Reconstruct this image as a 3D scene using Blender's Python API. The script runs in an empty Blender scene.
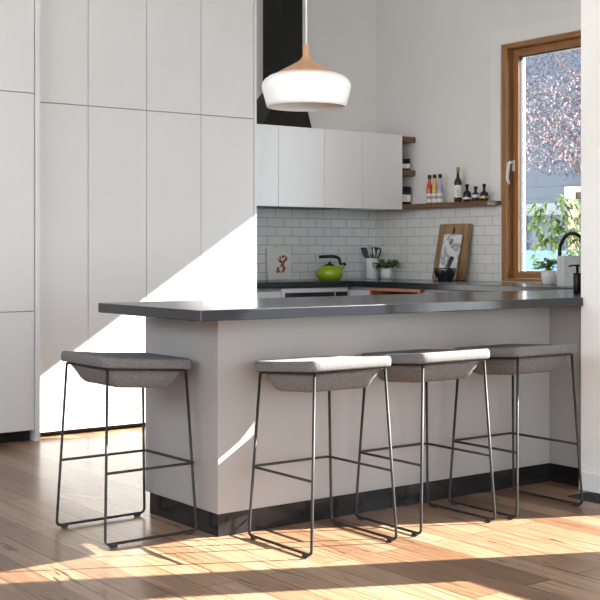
import bpy, bmesh, math, random
from mathutils import Vector, Matrix
random.seed(7)
PI = math.pi
sc = bpy.context.scene
C = sc.collection

# ------------------------------------------------------------------ materials
def mat(name, col, rough=0.5, metal=0.0, spec=0.5, coat=0.0):
    m = bpy.data.materials.new(name); m.use_nodes = True
    b = m.node_tree.nodes['Principled BSDF']
    b.inputs['Base Color'].default_value = (*col, 1)
    b.inputs['Roughness'].default_value = rough
    b.inputs['Metallic'].default_value = metal
    b.inputs['Specular IOR Level'].default_value = spec
    b.inputs['Coat Weight'].default_value = coat
    return m

def nd(m, t, **kw):
    n = m.node_tree.nodes.new(t)
    for k, v in kw.items(): setattr(n, k, v)
    return n
def lk(m, a, b): m.node_tree.links.new(a, b)
def bs(m): return m.node_tree.nodes['Principled BSDF']

def mottled(name, c1, c2, scale=8, rough=0.6, bump=0.0, detail=6, stretch=(1, 1, 1), metal=0, spec=0.5, lo=.3, hi=.7, coord='Object', bscale=None):
    m = mat(name, c1, rough, metal, spec)
    tc = nd(m, 'ShaderNodeTexCoord'); mp = nd(m, 'ShaderNodeMapping')
    mp.inputs['Scale'].default_value = stretch
    lk(m, tc.outputs[coord], mp.inputs[0])
    n = nd(m, 'ShaderNodeTexNoise'); n.inputs['Scale'].default_value = scale; n.inputs['Detail'].default_value = detail
    lk(m, mp.outputs[0], n.inputs['Vector'])
    r = nd(m, 'ShaderNodeValToRGB')
    r.color_ramp.elements[0].position = lo; r.color_ramp.elements[0].color = (*c1, 1)
    r.color_ramp.elements[1].position = hi; r.color_ramp.elements[1].color = (*c2, 1)
    lk(m, n.outputs['Fac'], r.inputs[0]); lk(m, r.outputs[0], bs(m).inputs['Base Color'])
    if bump:
        src = n
        if bscale:
            src = nd(m, 'ShaderNodeTexNoise'); src.inputs['Scale'].default_value = bscale; src.inputs['Detail'].default_value = 3
            lk(m, mp.outputs[0], src.inputs['Vector'])
        b = nd(m, 'ShaderNodeBump'); b.inputs['Strength'].default_value = bump; b.inputs['Distance'].default_value = .003
        lk(m, src.outputs['Fac'], b.inputs['Height']); lk(m, b.outputs[0], bs(m).inputs['Normal'])
    return m

M = {}
M['wall'] = mottled('plaster_paint', (.79, .775, .745), (.82, .805, .775), 3, .7, .05, bscale=120)
M['nibwall'] = mottled('white_wall_paint', (.82, .80, .76), (.85, .83, .79), 3, .7, .04, bscale=120)
M['border'] = mottled('border_paint', (.83, .82, .79), (.86, .85, .82), 3, .7)
M['ceil'] = mottled('ceiling_paint', (.8, .8, .79), (.84, .84, .82), 2, .8)
M['cab'] = mottled('white_laminate', (.71, .70, .685), (.74, .73, .715), 2, .34, spec=.5)
M['cabup'] = mottled('white_overhead_laminate', (.82, .82, .82), (.85, .85, .85), 2, .33)
M['carc'] = mat('carcass_grey', (.25, .25, .25), .7)
M['base'] = mottled('light_grey_laminate', (.50, .50, .51), (.54, .54, .55), 3, .45)
M['island'] = mottled('warm_grey_panel', (.285, .270, .252), (.305, .29, .272), 3, .38)
M['kick'] = mottled('black_kickboard', (.007, .006, .006), (.016, .015, .016), 5, .2, spec=.35)
M['stone'] = mottled('dark_stone', (.008, .009, .012), (.013, .014, .019), 40, .19, spec=.6)
M['steel'] = mottled('dark_steel_rod', (.014, .012, .011), (.026, .023, .021), 30, .45, spec=.3)
M['black'] = mottled('black_gloss', (.006, .006, .006), (.009, .009, .009), 10, .38, spec=.3)
M['blackplastic'] = mottled('black_plastic', (.007, .007, .007), (.012, .012, .012), 20, .42, spec=.3)
M['rubber'] = mottled('rubber', (.02, .02, .02), (.03, .03, .03), 40, .8)
M['white'] = mottled('white_ceramic', (.80, .80, .78), (.84, .84, .82), 6, .25)
M['shade'] = mottled('white_spun_metal', (.86, .85, .82), (.9, .89, .86), 4, .35)
M['cord'] = mottled('white_cord', (.8, .8, .78), (.85, .85, .83), 50, .6)
M['green'] = mottled('lime_enamel', (.30, .43, .015), (.34, .47, .02), 6, .14, spec=.6)
M['whitefab'] = mottled('white_planter', (.58, .58, .58), (.72, .72, .71), 30, .7, .2)
M['silver'] = mottled('satin_metal', (.6, .6, .6), (.7, .7, .7), 30, .3, metal=1)
M['soil'] = mottled('soil', (.05, .035, .02), (.09, .06, .04), 60, .9)
M['dglass'] = mottled('dark_oil_glass', (.035, .022, .008), (.05, .035, .01), 10, .1)
M['dglass2'] = mottled('black_bottle_glass', (.012, .013, .014), (.03, .03, .03), 10, .12)
M['gold'] = mottled('gold_foil', (.5, .36, .12), (.62, .46, .18), 30, .4, metal=.4)
M['label'] = mottled('paper_label', (.8, .78, .72), (.84, .82, .78), 20, .7)
M['print'] = mottled('label_ink', (.05, .05, .06), (.08, .07, .08), 20, .7)
M['red'] = mottled('red_juice', (.50, .05, .03), (.60, .10, .05), 12, .15)
M['yellow'] = mottled('amber_juice', (.62, .40, .10), (.72, .50, .16), 12, .15)
M['purple'] = mottled('pale_purple_juice', (.42, .38, .50), (.55, .52, .62), 12, .15)
M['oven'] = mottled('oven_glass', (.02, .022, .026), (.03, .032, .036), 5, .12)

def wood(name, c1, c2, axis, scale=6, rough=.45, coord='Object'):
    st = [14, 14, 14]; st['xyz'.index(axis)] = 1.0
    m = mottled(name, c1, c2, scale, rough, .1, stretch=tuple(st), coord=coord)
    return m
M['oakv'] = wood('window_timber_upright', (.27, .12, .042), (.44, .22, .085), 'z', 5, .4)
M['oakh'] = wood('window_timber_rail', (.27, .12, .042), (.44, .22, .085), 'y', 5, .4)
M['shelf'] = wood('dark_walnut', (.08, .035, .015), (.24, .12, .055), 'y', 5, .45)
M['board'] = wood('chopping_board_timber', (.22, .12, .055), (.42, .25, .12), 'z', 4, .5)
M['palewood'] = wood('pale_ash', (.42, .23, .125), (.56, .33, .19), 'z', 3, .45)
M['niche'] = wood('red_timber', (.22, .085, .05), (.38, .17, .09), 'y', 4, .4)
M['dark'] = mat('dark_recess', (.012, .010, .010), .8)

# felt
m = mottled('grey_felt', (.066, .063, .060), (.195, .19, .184), 260, .95, .5, detail=3)
M['felt'] = m
# marble
m = mat('white_marble', (.8, .8, .8), .25); M['marble'] = m
tc = nd(m, 'ShaderNodeTexCoord'); w = nd(m, 'ShaderNodeTexNoise')
w.inputs['Scale'].default_value = 7; w.inputs['Detail'].default_value = 5; w.inputs['Distortion'].default_value = .8
lk(m, tc.outputs['Object'], w.inputs['Vector']); r = nd(m, 'ShaderNodeValToRGB')
r.color_ramp.elements[0].position = .455; r.color_ramp.elements[0].color = (.74, .74, .74, 1)
r.color_ramp.elements[1].position = .545; r.color_ramp.elements[1].color = (.74, .74, .74, 1)
x = r.color_ramp.elements.new(.5); x.color = (.30, .31, .33, 1)
lk(m, w.outputs['Fac'], r.inputs[0]); lk(m, r.outputs[0], bs(m).inputs['Base Color'])

# brick-type materials: (u axis, v axis)
def brick(name, cA, cB, cM, u, v, bw, bh, mortar, rough, bump=.4, off=.5, bias=0, spec=.5):
    m = mat(name, cA, rough, 0, spec)
    tc = nd(m, 'ShaderNodeTexCoord'); sp = nd(m, 'ShaderNodeSeparateXYZ'); cb = nd(m, 'ShaderNodeCombineXYZ')
    lk(m, tc.outputs['Object'], sp.inputs[0]); lk(m, sp.outputs[u], cb.inputs[0]); lk(m, sp.outputs[v], cb.inputs[1])
    b = nd(m, 'ShaderNodeTexBrick'); b.offset = off
    b.inputs['Scale'].default_value = 1; b.inputs['Brick Width'].default_value = bw; b.inputs['Row Height'].default_value = bh
    b.inputs['Mortar Size'].default_value = mortar; b.inputs['Mortar Smooth'].default_value = .1; b.inputs['Bias'].default_value = bias
    b.inputs['Color1'].default_value = (*cA, 1); b.inputs['Color2'].default_value = (*cB, 1); b.inputs['Mortar'].default_value = (*cM, 1)
    lk(m, cb.outputs[0], b.inputs['Vector'])
    lk(m, b.outputs['Color'], bs(m).inputs['Base Color'])
    bp = nd(m, 'ShaderNodeBump'); bp.inputs['Strength'].default_value = bump; bp.inputs['Distance'].default_value = .002; bp.invert = True
    lk(m, b.outputs['Fac'], bp.inputs['Height']); lk(m, bp.outputs[0], bs(m).inputs['Normal'])
    return m, b, bp, cb
TW, TH = .152, .0685
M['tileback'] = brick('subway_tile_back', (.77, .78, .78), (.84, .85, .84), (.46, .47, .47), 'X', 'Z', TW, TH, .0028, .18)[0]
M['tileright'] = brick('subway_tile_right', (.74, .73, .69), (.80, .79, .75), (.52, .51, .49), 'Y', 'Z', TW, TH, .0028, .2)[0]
m, b, bp, cb = brick('timber_floorboards', (0, 0, 0), (1, 1, 1), (.0, .0, .0), 'Y', 'X', 1.7, .125, .0026, .3, .25, .37)
M['floor'] = m
r = nd(m, 'ShaderNodeValToRGB'); e = r.color_ramp.elements
e[0].position = 0; e[0].color = (.18, .095, .048, 1); e[1].position = 1; e[1].color = (.38, .245, .148, 1)
x = e.new(.35); x.color = (.265, .152, .083, 1); x = e.new(.65); x.color = (.315, .193, .112, 1)
lk(m, b.outputs['Color'], r.inputs[0])
mp = nd(m, 'ShaderNodeMapping'); mp.inputs['Scale'].default_value = (1.6, 40, 1); lk(m, cb.outputs[0], mp.inputs[0])
n = nd(m, 'ShaderNodeTexNoise'); n.inputs['Scale'].default_value = 2.2; n.inputs['Detail'].default_value = 8; n.inputs['Distortion'].default_value = .6
lk(m, mp.outputs[0], n.inputs['Vector'])
r2 = nd(m, 'ShaderNodeValToRGB'); r2.color_ramp.elements[0].position = .3; r2.color_ramp.elements[0].color = (.42, .38, .35, 1)
r2.color_ramp.elements[1].position = .72; r2.color_ramp.elements[1].color = (1.18, 1.16, 1.14, 1); lk(m, n.outputs['Fac'], r2.inputs[0])
mx = nd(m, 'ShaderNodeMix', data_type='RGBA', blend_type='MULTIPLY'); mx.inputs['Factor'].default_value = 1
lk(m, r.outputs[0], mx.inputs['A']); lk(m, r2.outputs[0], mx.inputs['B'])
# gum veins and knots in the boards
mp2 = nd(m, 'ShaderNodeMapping'); mp2.inputs['Scale'].default_value = (2.0, 16, 1); mp2.inputs['Location'].default_value = (3.1, 7.7, 0); lk(m, cb.outputs[0], mp2.inputs[0])
n2 = nd(m, 'ShaderNodeTexNoise'); n2.inputs['Scale'].default_value = 1.1; n2.inputs['Detail'].default_value = 5; n2.inputs['Distortion'].default_value = 1.2
lk(m, mp2.outputs[0], n2.inputs['Vector'])
r3 = nd(m, 'ShaderNodeValToRGB'); r3.color_ramp.elements[0].position = .66; r3.color_ramp.elements[0].color = (1, 1, 1, 1)
r3.color_ramp.elements[1].position = .68; r3.color_ramp.elements[1].color = (.22, .16, .12, 1); lk(m, n2.outputs['Fac'], r3.inputs[0])
mx2 = nd(m, 'ShaderNodeMix', data_type='RGBA', blend_type='MULTIPLY'); mx2.inputs['Factor'].default_value = 1
lk(m, mx.outputs['Result'], mx2.inputs['A']); lk(m, r3.outputs[0], mx2.inputs['B'])
mx3 = nd(m, 'ShaderNodeMix', data_type='RGBA', blend_type='MIX')
lk(m, b.outputs['Fac'], mx3.inputs['Factor']); lk(m, mx2.outputs['Result'], mx3.inputs['A']); mx3.inputs['B'].default_value = (.05, .03, .02, 1)
lk(m, mx3.outputs['Result'], bs(m).inputs['Base Color'])
r4 = nd(m, 'ShaderNodeMapRange'); r4.inputs['To Min'].default_value = .30; r4.inputs['To Max'].default_value = .48; bs(m).inputs['Specular IOR Level'].default_value = .35; lk(m, n.outputs['Fac'], r4.inputs[0])
lk(m, r4.outputs[0], bs(m).inputs['Roughness']); bs(m).inputs['Coat Weight'].default_value = .28; bs(m).inputs['Coat Roughness'].default_value = .17

def leafmat(name, c1, c2, trans=.5, rough=.45):
    m = bpy.data.materials.new(name); m.use_nodes = True; nt = m.node_tree; nt.nodes.clear()
    o = nd(m, 'ShaderNodeOutputMaterial'); d = nd(m, 'ShaderNodeBsdfPrincipled'); t = nd(m, 'ShaderNodeBsdfTranslucent')
    mixs = nd(m, 'ShaderNodeMixShader'); mixs.inputs[0].default_value = trans
    g = nd(m, 'ShaderNodeNewGeometry'); r = nd(m, 'ShaderNodeValToRGB')
    r.color_ramp.elements[0].color = (*c1, 1); r.color_ramp.elements[1].color = (*c2, 1)
    lk(m, g.outputs['Random Per Island'], r.inputs[0])
    lk(m, r.outputs[0], d.inputs['Base Color']); lk(m, r.outputs[0], t.inputs['Color']); d.inputs['Roughness'].default_value = rough
    lk(m, d.outputs[0], mixs.inputs[1]); lk(m, t.outputs[0], mixs.inputs[2]); lk(m, mixs.outputs[0], o.inputs[0])
    return m
M['leaf'] = leafmat('green_leaf', (.05, .13, .015), (.30, .46, .08))
M['leafdark'] = leafmat('dark_green_leaf', (.06, .13, .02), (.18, .32, .07), .35)
M['shrub'] = leafmat('shrub_leaf', (.015, .04, .006), (.11, .17, .035), .35)
M['plum'] = leafmat('plum_leaf', (.09, .088, .105), (.165, .145, .165), .5)
M['blossom'] = leafmat('pale_blossom', (.35, .22, .19), (.6, .45, .42), .4)
M['bark'] = mottled('bark', (.08, .06, .05), (.16, .12, .10), 20, .9, .4)

m = bpy.data.materials.new('clear_glass'); m.use_nodes = True; m.node_tree.nodes.clear(); M['glass'] = m
o = nd(m, 'ShaderNodeOutputMaterial'); t = nd(m, 'ShaderNodeBsdfTransparent'); g = nd(m, 'ShaderNodeBsdfGlossy'); f = nd(m, 'ShaderNodeFresnel')
g.inputs['Roughness'].default_value = .02; f.inputs['IOR'].default_value = 1.3; t.inputs['Color'].default_value = (.97, .98, .98, 1)
mm = nd(m, 'ShaderNodeMixShader'); lk(m, f.outputs[0], mm.inputs[0]); lk(m, t.outputs[0], mm.inputs[1]); lk(m, g.outputs[0], mm.inputs[2]); lk(m, mm.outputs[0], o.inputs[0])

# ------------------------------------------------------------------ mesh helpers
def nb(): return bmesh.new()
def bx(bm, x0, x1, y0, y1, z0, z1, bev=0.0, seg=2, mi=0):
    t = bmesh.new(); bmesh.ops.create_cube(t, size=1)
    for v in t.verts:
        v.co = Vector(((x0 + x1) / 2 + v.co.x * (x1 - x0), (y0 + y1) / 2 + v.co.y * (y1 - y0), (z0 + z1) / 2 + v.co.z * (z1 - z0)))
    if bev: bmesh.ops.bevel(t, geom=list(t.edges) + list(t.verts), offset=bev, segments=seg, profile=.5, affect='EDGES')
    for f in t.faces: f.material_index = mi
    merge(bm, t)
def merge(bm, t, mx=None):
    if mx is not None: bmesh.ops.transform(t, matrix=mx, verts=t.verts)
    me = bpy.data.meshes.new('tmp'); t.to_mesh(me); t.free(); bm.from_mesh(me); bpy.data.meshes.remove(me)
def lathe(bm, prof, cx=0, cy=0, cz=0, n=40, cap0=True, cap1=True, mi=0):
    rings = []
    for r, z in prof:
        rings.append([bm.verts.new((cx + r * math.cos(2 * PI * k / n), cy + r * math.sin(2 * PI * k / n), cz + z)) for k in range(n)])
    for a, b in zip(rings, rings[1:]):
        for k in range(n):
            f = bm.faces.new((a[k], a[(k + 1) % n], b[(k + 1) % n], b[k])); f.smooth = True; f.material_index = mi
    if cap0: bm.faces.new(rings[0][::-1]).material_index = mi
    if cap1: bm.faces.new(rings[-1]).material_index = mi
def fillet(pts, r, n=5, closed=False):
    P = [Vector(p) for p in pts]; out = []
    N = len(P)
    for i, p in enumerate(P):
        if not closed and i in (0, N - 1): out.append(p); continue
        a = P[i - 1] - p; b = P[(i + 1) % N] - p
        ra = min(r, a.length * .45, b.length * .45)
        s = p + a.normalized() * ra; e = p + b.normalized() * ra
        for k in range(n + 1):
            t = k / n; out.append(s * (1 - t) ** 2 + p * 2 * t * (1 - t) + e * t * t)
    return out
def tube(bm, pts, r, n=10, closed=False, radii=None, mi=0):
    P = [Vector(p) for p in pts]; N = len(P); rings = []
    up = None
    for i, p in enumerate(P):
        if closed: d = (P[(i + 1) % N] - P[i - 1])
        else: d = P[min(i + 1, N - 1)] - P[max(i - 1, 0)]
        d.normalize()
        if up is None:
            up = Vector((0, 0, 1)) if abs(d.z) < .9 else Vector((1, 0, 0))
        s = d.cross(up)
        if s.length < 1e-4: s = d.orthogonal()
        s.normalize(); up = s.cross(d).normalized()
        rr = radii[i] if radii else r
        rings.append([bm.verts.new(p + (s * math.cos(2 * PI * k / n) + up * math.sin(2 * PI * k / n)) * rr) for k in range(n)])
    R = list(zip(rings, rings[1:])) + ([(rings[-1], rings[0])] if closed else [])
    for a, b in R:
        for k in range(n):
            f = bm.faces.new((a[k], a[(k + 1) % n], b[(k + 1) % n], b[k])); f.smooth = True; f.material_index = mi
    if not closed:
        bm.faces.new(rings[0][::-1]); bm.faces.new(rings[-1])
def obj(name, bm, ms, parent=None, loc=None, kind=None, recalc=True, smooth=False):
    if recalc: bmesh.ops.recalc_face_normals(bm, faces=bm.faces)
    me = bpy.data.meshes.new(name); bm.to_mesh(me); bm.free()
    if not isinstance(ms, (list, tuple)): ms = [ms]
    for q in ms: me.materials.append(q)
    if smooth:
        for p in me.polygons: p.use_smooth = True
    o = bpy.data.objects.new(name, me); C.objects.link(o)
    if parent: o.parent = parent
    if loc: o.location = loc
    if kind: o['kind'] = kind
    return o
def thing(name, label, cat, loc=(0, 0, 0), rz=0, group=None, kind=None):
    o = bpy.data.objects.new(name, None); C.objects.link(o); o.empty_display_size = .1
    o.location = loc; o.rotation_euler = (0, 0, rz)
    if label: o['label'] = label
    if cat: o['category'] = cat
    if group: o['group'] = group
    if kind: o['kind'] = kind
    return o
def tag(o, label, cat, group=None):
    o['label'] = label; o['category'] = cat
    if group: o['group'] = group
    return o
def box_obj(name, dims, m, parent=None, bev=0, **k):
    bm = nb(); bx(bm, *dims, bev=bev); return obj(name, bm, m, parent, **k)

# ------------------------------------------------------------------ key dimensions
YB, XR, XN = 7.38, 6.24, 4.42          # kitchen back wall, window wall, side wall face
YC, YU = 6.69, 6.90                    # faces of tall and overhead cabinets
CT, CB = .903, .862                    # worktop top and underside
H = 3.35
XL, YF = -2.6, -3.2                    # the rest of the room

# ------------------------------------------------------------------ setting
bm = nb(); bx(bm, XL - .2, XR + .12, YF - .2, YB + .15, -.1, 0); obj('floor', bm, M['floor'], kind='structure')
bm = nb(); bx(bm, XL - .2, XR + .12, YF - .2, YB + .15, H, H + .1); obj('ceiling', bm, M['ceil'], kind='structure')
bm = nb(); bx(bm, XL - .2, XR + .12, YB, YB + .15, 0, H); obj('wall_back', bm, M['wall'], kind='structure')
# window wall of the kitchen with its opening
GY0, GY1, GZ0, GZ1 = 4.993, 5.997, .906, 2.586
WT = .16                                # wall thickness at the window
bm = nb()
bx(bm, XR, XR + WT, 3.60, GY0, 0, H); bx(bm, XR, XR + WT, GY1, YB, 0, H)
bx(bm, XR, XR + WT, GY0, GY1, 0, GZ0); bx(bm, XR, XR + WT, GY0, GY1, GZ1, H)
obj('wall_right', bm, M['wall'], kind='structure')
bm = nb(); bx(bm, XN + .15, XR, 3.60, 3.740, 0, H); obj('wall_side_2', bm, M['nibwall'], kind='structure')
# side wall with a door and a window (both beyond the right edge of the photograph)
DY0, DY1, DZ = 2.435, 3.147, 2.40
WY0, WY1, WZ0, WZ1 = 1.15, 2.204, .985, 2.40
bm = nb()
bx(bm, XN, XN + .15, DY1, 3.738, 0, H); bx(bm, XN, XN + .15, WY1, DY0, 0, H); bx(bm, XN, XN + .15, YF, WY0, 0, H)
bx(bm, XN, XN + .15, DY0, DY1, DZ, H); bx(bm, XN, XN + .15, WY0, WY1, 0, WZ0); bx(bm, XN, XN + .15, WY0, WY1, WZ1, H)
obj('wall_side', bm, M['nibwall'], kind='structure')
bm = nb(); bx(bm, XN - .016, XN, DY1 + .02, 3.738, 0, .088, .003); bx(bm, XN - .016, XN, YF, DY0 - .02, 0, .088, .003)
obj('baseboard_side', bm, M['nibwall'], kind='structure')
# left wall and front wall, out of view, with large openings added to let in skylight
LW = (-2.4, 6.6, 1.75, 3.2)
bm = nb()
bx(bm, XL - .15, XL, YF, LW[0], 0, H); bx(bm, XL - .15, XL, LW[1], YB, 0, H)
bx(bm, XL - .15, XL, LW[0], LW[1], 0, LW[2]); bx(bm, XL - .15, XL, LW[0], LW[1], LW[3], H)
obj('wall_left', bm, M['nibwall'], kind='structure')
FW = (-2.2, 4.0, .1, 2.9)
bm = nb()
bx(bm, XL, FW[0], YF - .15, YF, 0, H); bx(bm, FW[1], XN + .15, YF - .15, YF, 0, H)
bx(bm, FW[0], FW[1], YF - .15, YF, 0, FW[2]); bx(bm, FW[0], FW[1], YF - .15, YF, FW[3], H)
obj('wall_front', bm, M['nibwall'], kind='structure')

# tiled splashbacks
bm = nb(); bx(bm, 4.60, XR - .008, YB - .008, YB, CT, 1.47); obj('trim_1', bm, M['tileback'], kind='structure')
bm = nb(); bx(bm, XR - .008, XR, GY1 + .012, YB, CT, 1.445); obj('trim_2', bm, M['tileright'], kind='structure')
# flush plaster border round the window
bm = nb(); bw = .10
bx(bm, XR - .010, XR, GY1 + .004, GY1 + bw, 1.475, GZ1 + bw, .0015); bx(bm, XR - .010, XR, GY0 - bw, GY1 + .004, GZ1 + .004, GZ1 + bw, .0015)
bx(bm, XR - .010, XR, GY0 - bw, GY0 - .004, CT, GZ1 + .004, .0015)
obj('trim_3', bm, M['border'], kind='structure')

# kitchen window
w = thing('window_1', 'tall timber framed kitchen window beside the open shelf', None, (XR + .02, (GY0 + GY1) / 2, GZ0), kind='structure')
def W(b): bmesh.ops.translate(b, vec=-Vector(w.location), verts=b.verts); return b
X0, X1 = XR - .004, XR + .125
bm = nb(); bx(bm, X0, X1, GY1 - .050, GY1, GZ0, GZ1, .003); bx(bm, X0, X1, GY0, GY0 + .050, GZ0, GZ1, .003); obj('frame_jamb', W(bm), M['oakv'], w)
bm = nb(); bx(bm, X0, X1, GY0 + .050, GY1 - .050, GZ1 - .035, GZ1, .003); bx(bm, X0, X1, GY0 + .050, GY1 - .050, GZ0, GZ0 + .02, .003); obj('frame_rail', W(bm), M['oakh'], w)
s0, s1, t0, t1 = GY0 + .053, GY1 - .053, GZ0 + .022, GZ1 - .037
SW = .052
Xs0, Xs1 = XR + .060, XR + .122
bm = nb(); bx(bm, Xs0, Xs1, s1 - SW, s1, t0, t1, .004); bx(bm, Xs0, Xs1, s0, s0 + SW, t0, t1, .004); obj('sash_stile', W(bm), M['oakv'], w)
bm = nb(); bx(bm, Xs0, Xs1, s0 + SW, s1 - SW, t1 - .050, t1, .004); bx(bm, Xs0, Xs1, s0 + SW, s1 - SW, t0, t0 + .045, .004); obj('sash_rail', W(bm), M['oakh'], w)
bm = nb(); q = .007; a0, a1, c0, c1 = s0 + SW, s1 - SW, t0 + .045, t1 - .050
def ring(b, x0, x1, q):
    bx(b, x0, x1, a1 - q, a1, c0, c1); bx(b, x0, x1, a0, a0 + q, c0, c1)
    bx(b, x0, x1, a0 + q, a1 - q, c1 - q, c1); bx(b, x0, x1, a0 + q, a1 - q, c0, c0 + q)
ring(bm, Xs0 + .048, Xs1, q); obj('glazing_bead', W(bm), M['white'], w)
bm = nb(); ring(bm, Xs0 + .016, Xs0 + .0475, .004); obj('glazing_seal', W(bm), M['rubber'], w)
bm = nb(); bx(bm, XR + .095, XR + .101, a0 + q, a1 - q, c0 + q, c1 - q); obj('glass_pane', W(bm), M['glass'], w)
hy, hz = s1 - .008, 1.725
bm = nb(); bx(bm, Xs0 - .008, Xs0, hy - .014, hy + .014, hz - .04, hz + .04, .004)
tube(bm, fillet([(Xs0 - .004, hy, hz + .02), (Xs0 - .055, hy, hz + .025), (Xs0 - .055, hy + .012, hz - .10), (Xs0 - .04, hy + .006, hz - .13)], .02), .0115, 10)
o = obj('window_handle', W(bm), M['white'], w); o['label'] = 'white casement handle'

def glazed(name, ax, pos, u0, u1, z0, z1, n, m=M['silver'], rail=None):
    w = thing(name, None, None, kind='structure')
    bm = nb(); g = nb(); f = .05
    def b2(b, ua, ub, za, zb, d0, d1):
        if ax == 'x': bx(b, pos + d0, pos + d1, ua, ub, za, zb)
        else: bx(b, ua, ub, pos + d0, pos + d1, za, zb)
    b2(bm, u0, u1, z0, z0 + f, 0, .06); b2(bm, u0, u1, z1 - f, z1, 0, .06)
    for k in range(n + 1):
        u = u0 + (u1 - u0 - f) * k / n; b2(bm, u, u + f, z0 + f, z1 - f, 0, .06)
    b2(g, u0 + f, u1 - f, z0 + f, z1 - f, .028, .032)
    obj('window_frame', bm, m, w); obj('glass_pane', g, M['glass'], w)
glazed('added_window_left', 'x', XL - .1, LW[0], LW[1], LW[2], LW[3], 7)  # unseen high glazing, added to brighten the kitchen walls with skylight
glazed('added_window_front', 'y', YF - .1, FW[0], FW[1], FW[2], FW[3], 4)  # unseen glazing behind the camera, added as a skylight source for the room
# narrow frames for the two openings that let the sun bands in (set to the outer face)
def thin(name, u0, u1, z0, z1):
    w = thing(name, None, None, kind='structure'); bm = nb(); f = .012
    for a in ((u0, u1, z1 - f, z1), (u0, u0 + f, z0, z1 - f), (u1 - f, u1, z0, z1 - f)): bx(bm, XN + .10, XN + .148, *a)
    obj('frame', bm, M['nibwall'], w); g = nb(); bx(g, XN + .12, XN + .124, u0 + f, u1 - f, z0, z1 - f); obj('glass_pane', g, M['glass'], w)
thin('door_1', DY0, DY1, 0.002, DZ); thin('window_4', WY0, WY1, WZ0, WZ1)

# ------------------------------------------------------------------ cabinets
G = .0022
def tall_unit(label, x0, x1, yf, seams, z0, handed, kickz=.035, yback=YB - .004):
    t = thing('tall_cabinet', label, 'cabinet', ((x0 + x1) / 2, yf, 0), group=None)
    cx = (x0 + x1) / 2
    bm = nb(); bx(bm, x0 - cx + .001, x1 - cx - .001, .022, yback - yf, kickz, H - .01)
    obj('carcass', bm, M['carc'], t)
    bm = nb(); bx(bm, x0 - cx + .004, x1 - cx - .004, .06, .08, 0, kickz)
    obj('kickboard', bm, M['kick'], t)
    zs = [z0] + seams + [H - .02]
    for a, b in zip(zs, zs[1:]):
        bm = nb(); bx(bm, x0 - cx + G, x1 - cx - G, 0, .02, a + G, b - G, .0012, 1)
        obj('door', bm, M['cab'], t)
    return t
xs = [2.988, 3.346, 3.755, 4.160, 4.578]
lab = ['narrow white tall cabinet next to the protruding leftmost cupboard block', 'white tall cabinet column second from the left in the flush bank of four',
       'white tall cabinet column third from the left in the flush bank of four', 'white tall cabinet column right beside the tiled cooking recess']
for i in range(4):
    tall_unit(lab[i], xs[i], xs[i + 1], YC, [2.012], .03, i)
bm = nb(); bx(bm, 4.580, 4.600, YC - .003, YB - .003, 0, H - .01, .001, 1)
tag(obj('end_panel', bm, M['cab']), 'thin white end panel closing the tall cabinets beside the splashback', 'panel')
bm = nb(); bx(bm, 2.956, 2.984, YC - .10, YB - .003, 0, H - .01, .001, 1)
tag(obj('end_panel', bm, M['cab']), 'thin white end panel standing proud between the left cupboard and flush tall cabinets', 'panel')
t = tall_unit('wide white cupboard at the left photo edge with three stacked doors over a black recess', 2.35, 2.953, YC - .09, [.765, 2.048], .065, 0, .062)

def wall_unit(label, x0, x1):
    cx = (x0 + x1) / 2
    t = thing('overhead_cabinet', label, 'cabinet', (cx, YU, 1.44))
    bm = nb(); bx(bm, x0 - cx + .001, x1 - cx - .001, .020, YB - .002 - YU, 0, .564); obj('carcass', bm, M['carc'] if x1 < 6.09 else M['cabup'], t)
    bm = nb(); bx(bm, x0 - cx + G * .8, x1 - cx - G * .8, 0, .018, -.004, .568, .0012, 1); obj('door', bm, M['cabup'], t)
    bm = nb(); bx(bm, x0 - cx + .001, x1 - cx - .001, 0.019, YB - .002 - YU, .5642, .5690); obj('top_board', bm, M['cabup'], t)
for x0, x1, l in [(4.602, 4.933, 'overhead white cabinet touching the tall cabinets under the black flue'), (4.933, 5.344, 'overhead white cabinet second from the tall cabinets above the picture book'),
                  (5.344, 5.704, 'overhead white cabinet above the green kettle'), (5.704, 6.10, 'overhead white cabinet whose side carries the small walnut shelves')]:
    wall_unit(l, x0, x1)

# peninsula: body, return, kickboard
t = thing('peninsula_bench', 'grey panelled breakfast bench with black kickboard that the stools stand at', 'kitchen bench', (3.5, 4.24, 0))
def T(b): bmesh.ops.translate(b, vec=-Vector(t.location), verts=b.verts); return b
BX0, BY0, BY1 = 2.535, 3.953, 4.53
bm = nb(); bx(bm, BX0, XN + .026, BY0, BY1, .09, CB, .002, 1); obj('front_panel', T(bm), M['island'], t)
bm = nb(); bx(bm, XN + .027, 4.60, 3.75, BY1, .09, CB, .001, 1); obj('return_panel', T(bm), M['island'], t)
bm = nb(); bx(bm, 4.601, 5.49, 3.75, BY1, .09, CB - .001); obj('cupboard_box', T(bm), M['island'], t)
bm = nb(); bx(bm, BX0 + .006, XN + .033, BY0 + .006, BY1 - .03, 0, .0895); bx(bm, XN + .0335, 5.49, 3.751, BY1 - .03, 0, .0895); obj('kickboard', T(bm), M['kick'], t)
bm = nb(); bx(bm, 2.312, 4.418, 3.722, 4.532, CB, CT, .003); bx(bm, 4.4185, 5.498, 3.752, 4.532, CB, CT)
tag(obj('breakfast_worktop', bm, M['stone']), 'dark stone breakfast bar top with wide overhang above the stools', 'worktop')
bm = nb(); bx(bm, 4.602, 5.498, 6.80, YB - .009, CB, CT, .003)
tag(obj('back_worktop', bm, M['stone']), 'dark worktop along the rear tiled wall carrying the kettle', 'worktop')
bm = nb(); bx(bm, 5.50, XR - .009, 3.75, YB - .009, CB, CT, .003)
tag(obj('sink_worktop', bm, M['stone']), 'dark worktop running below the window with chopping boards on it', 'worktop')

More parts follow.
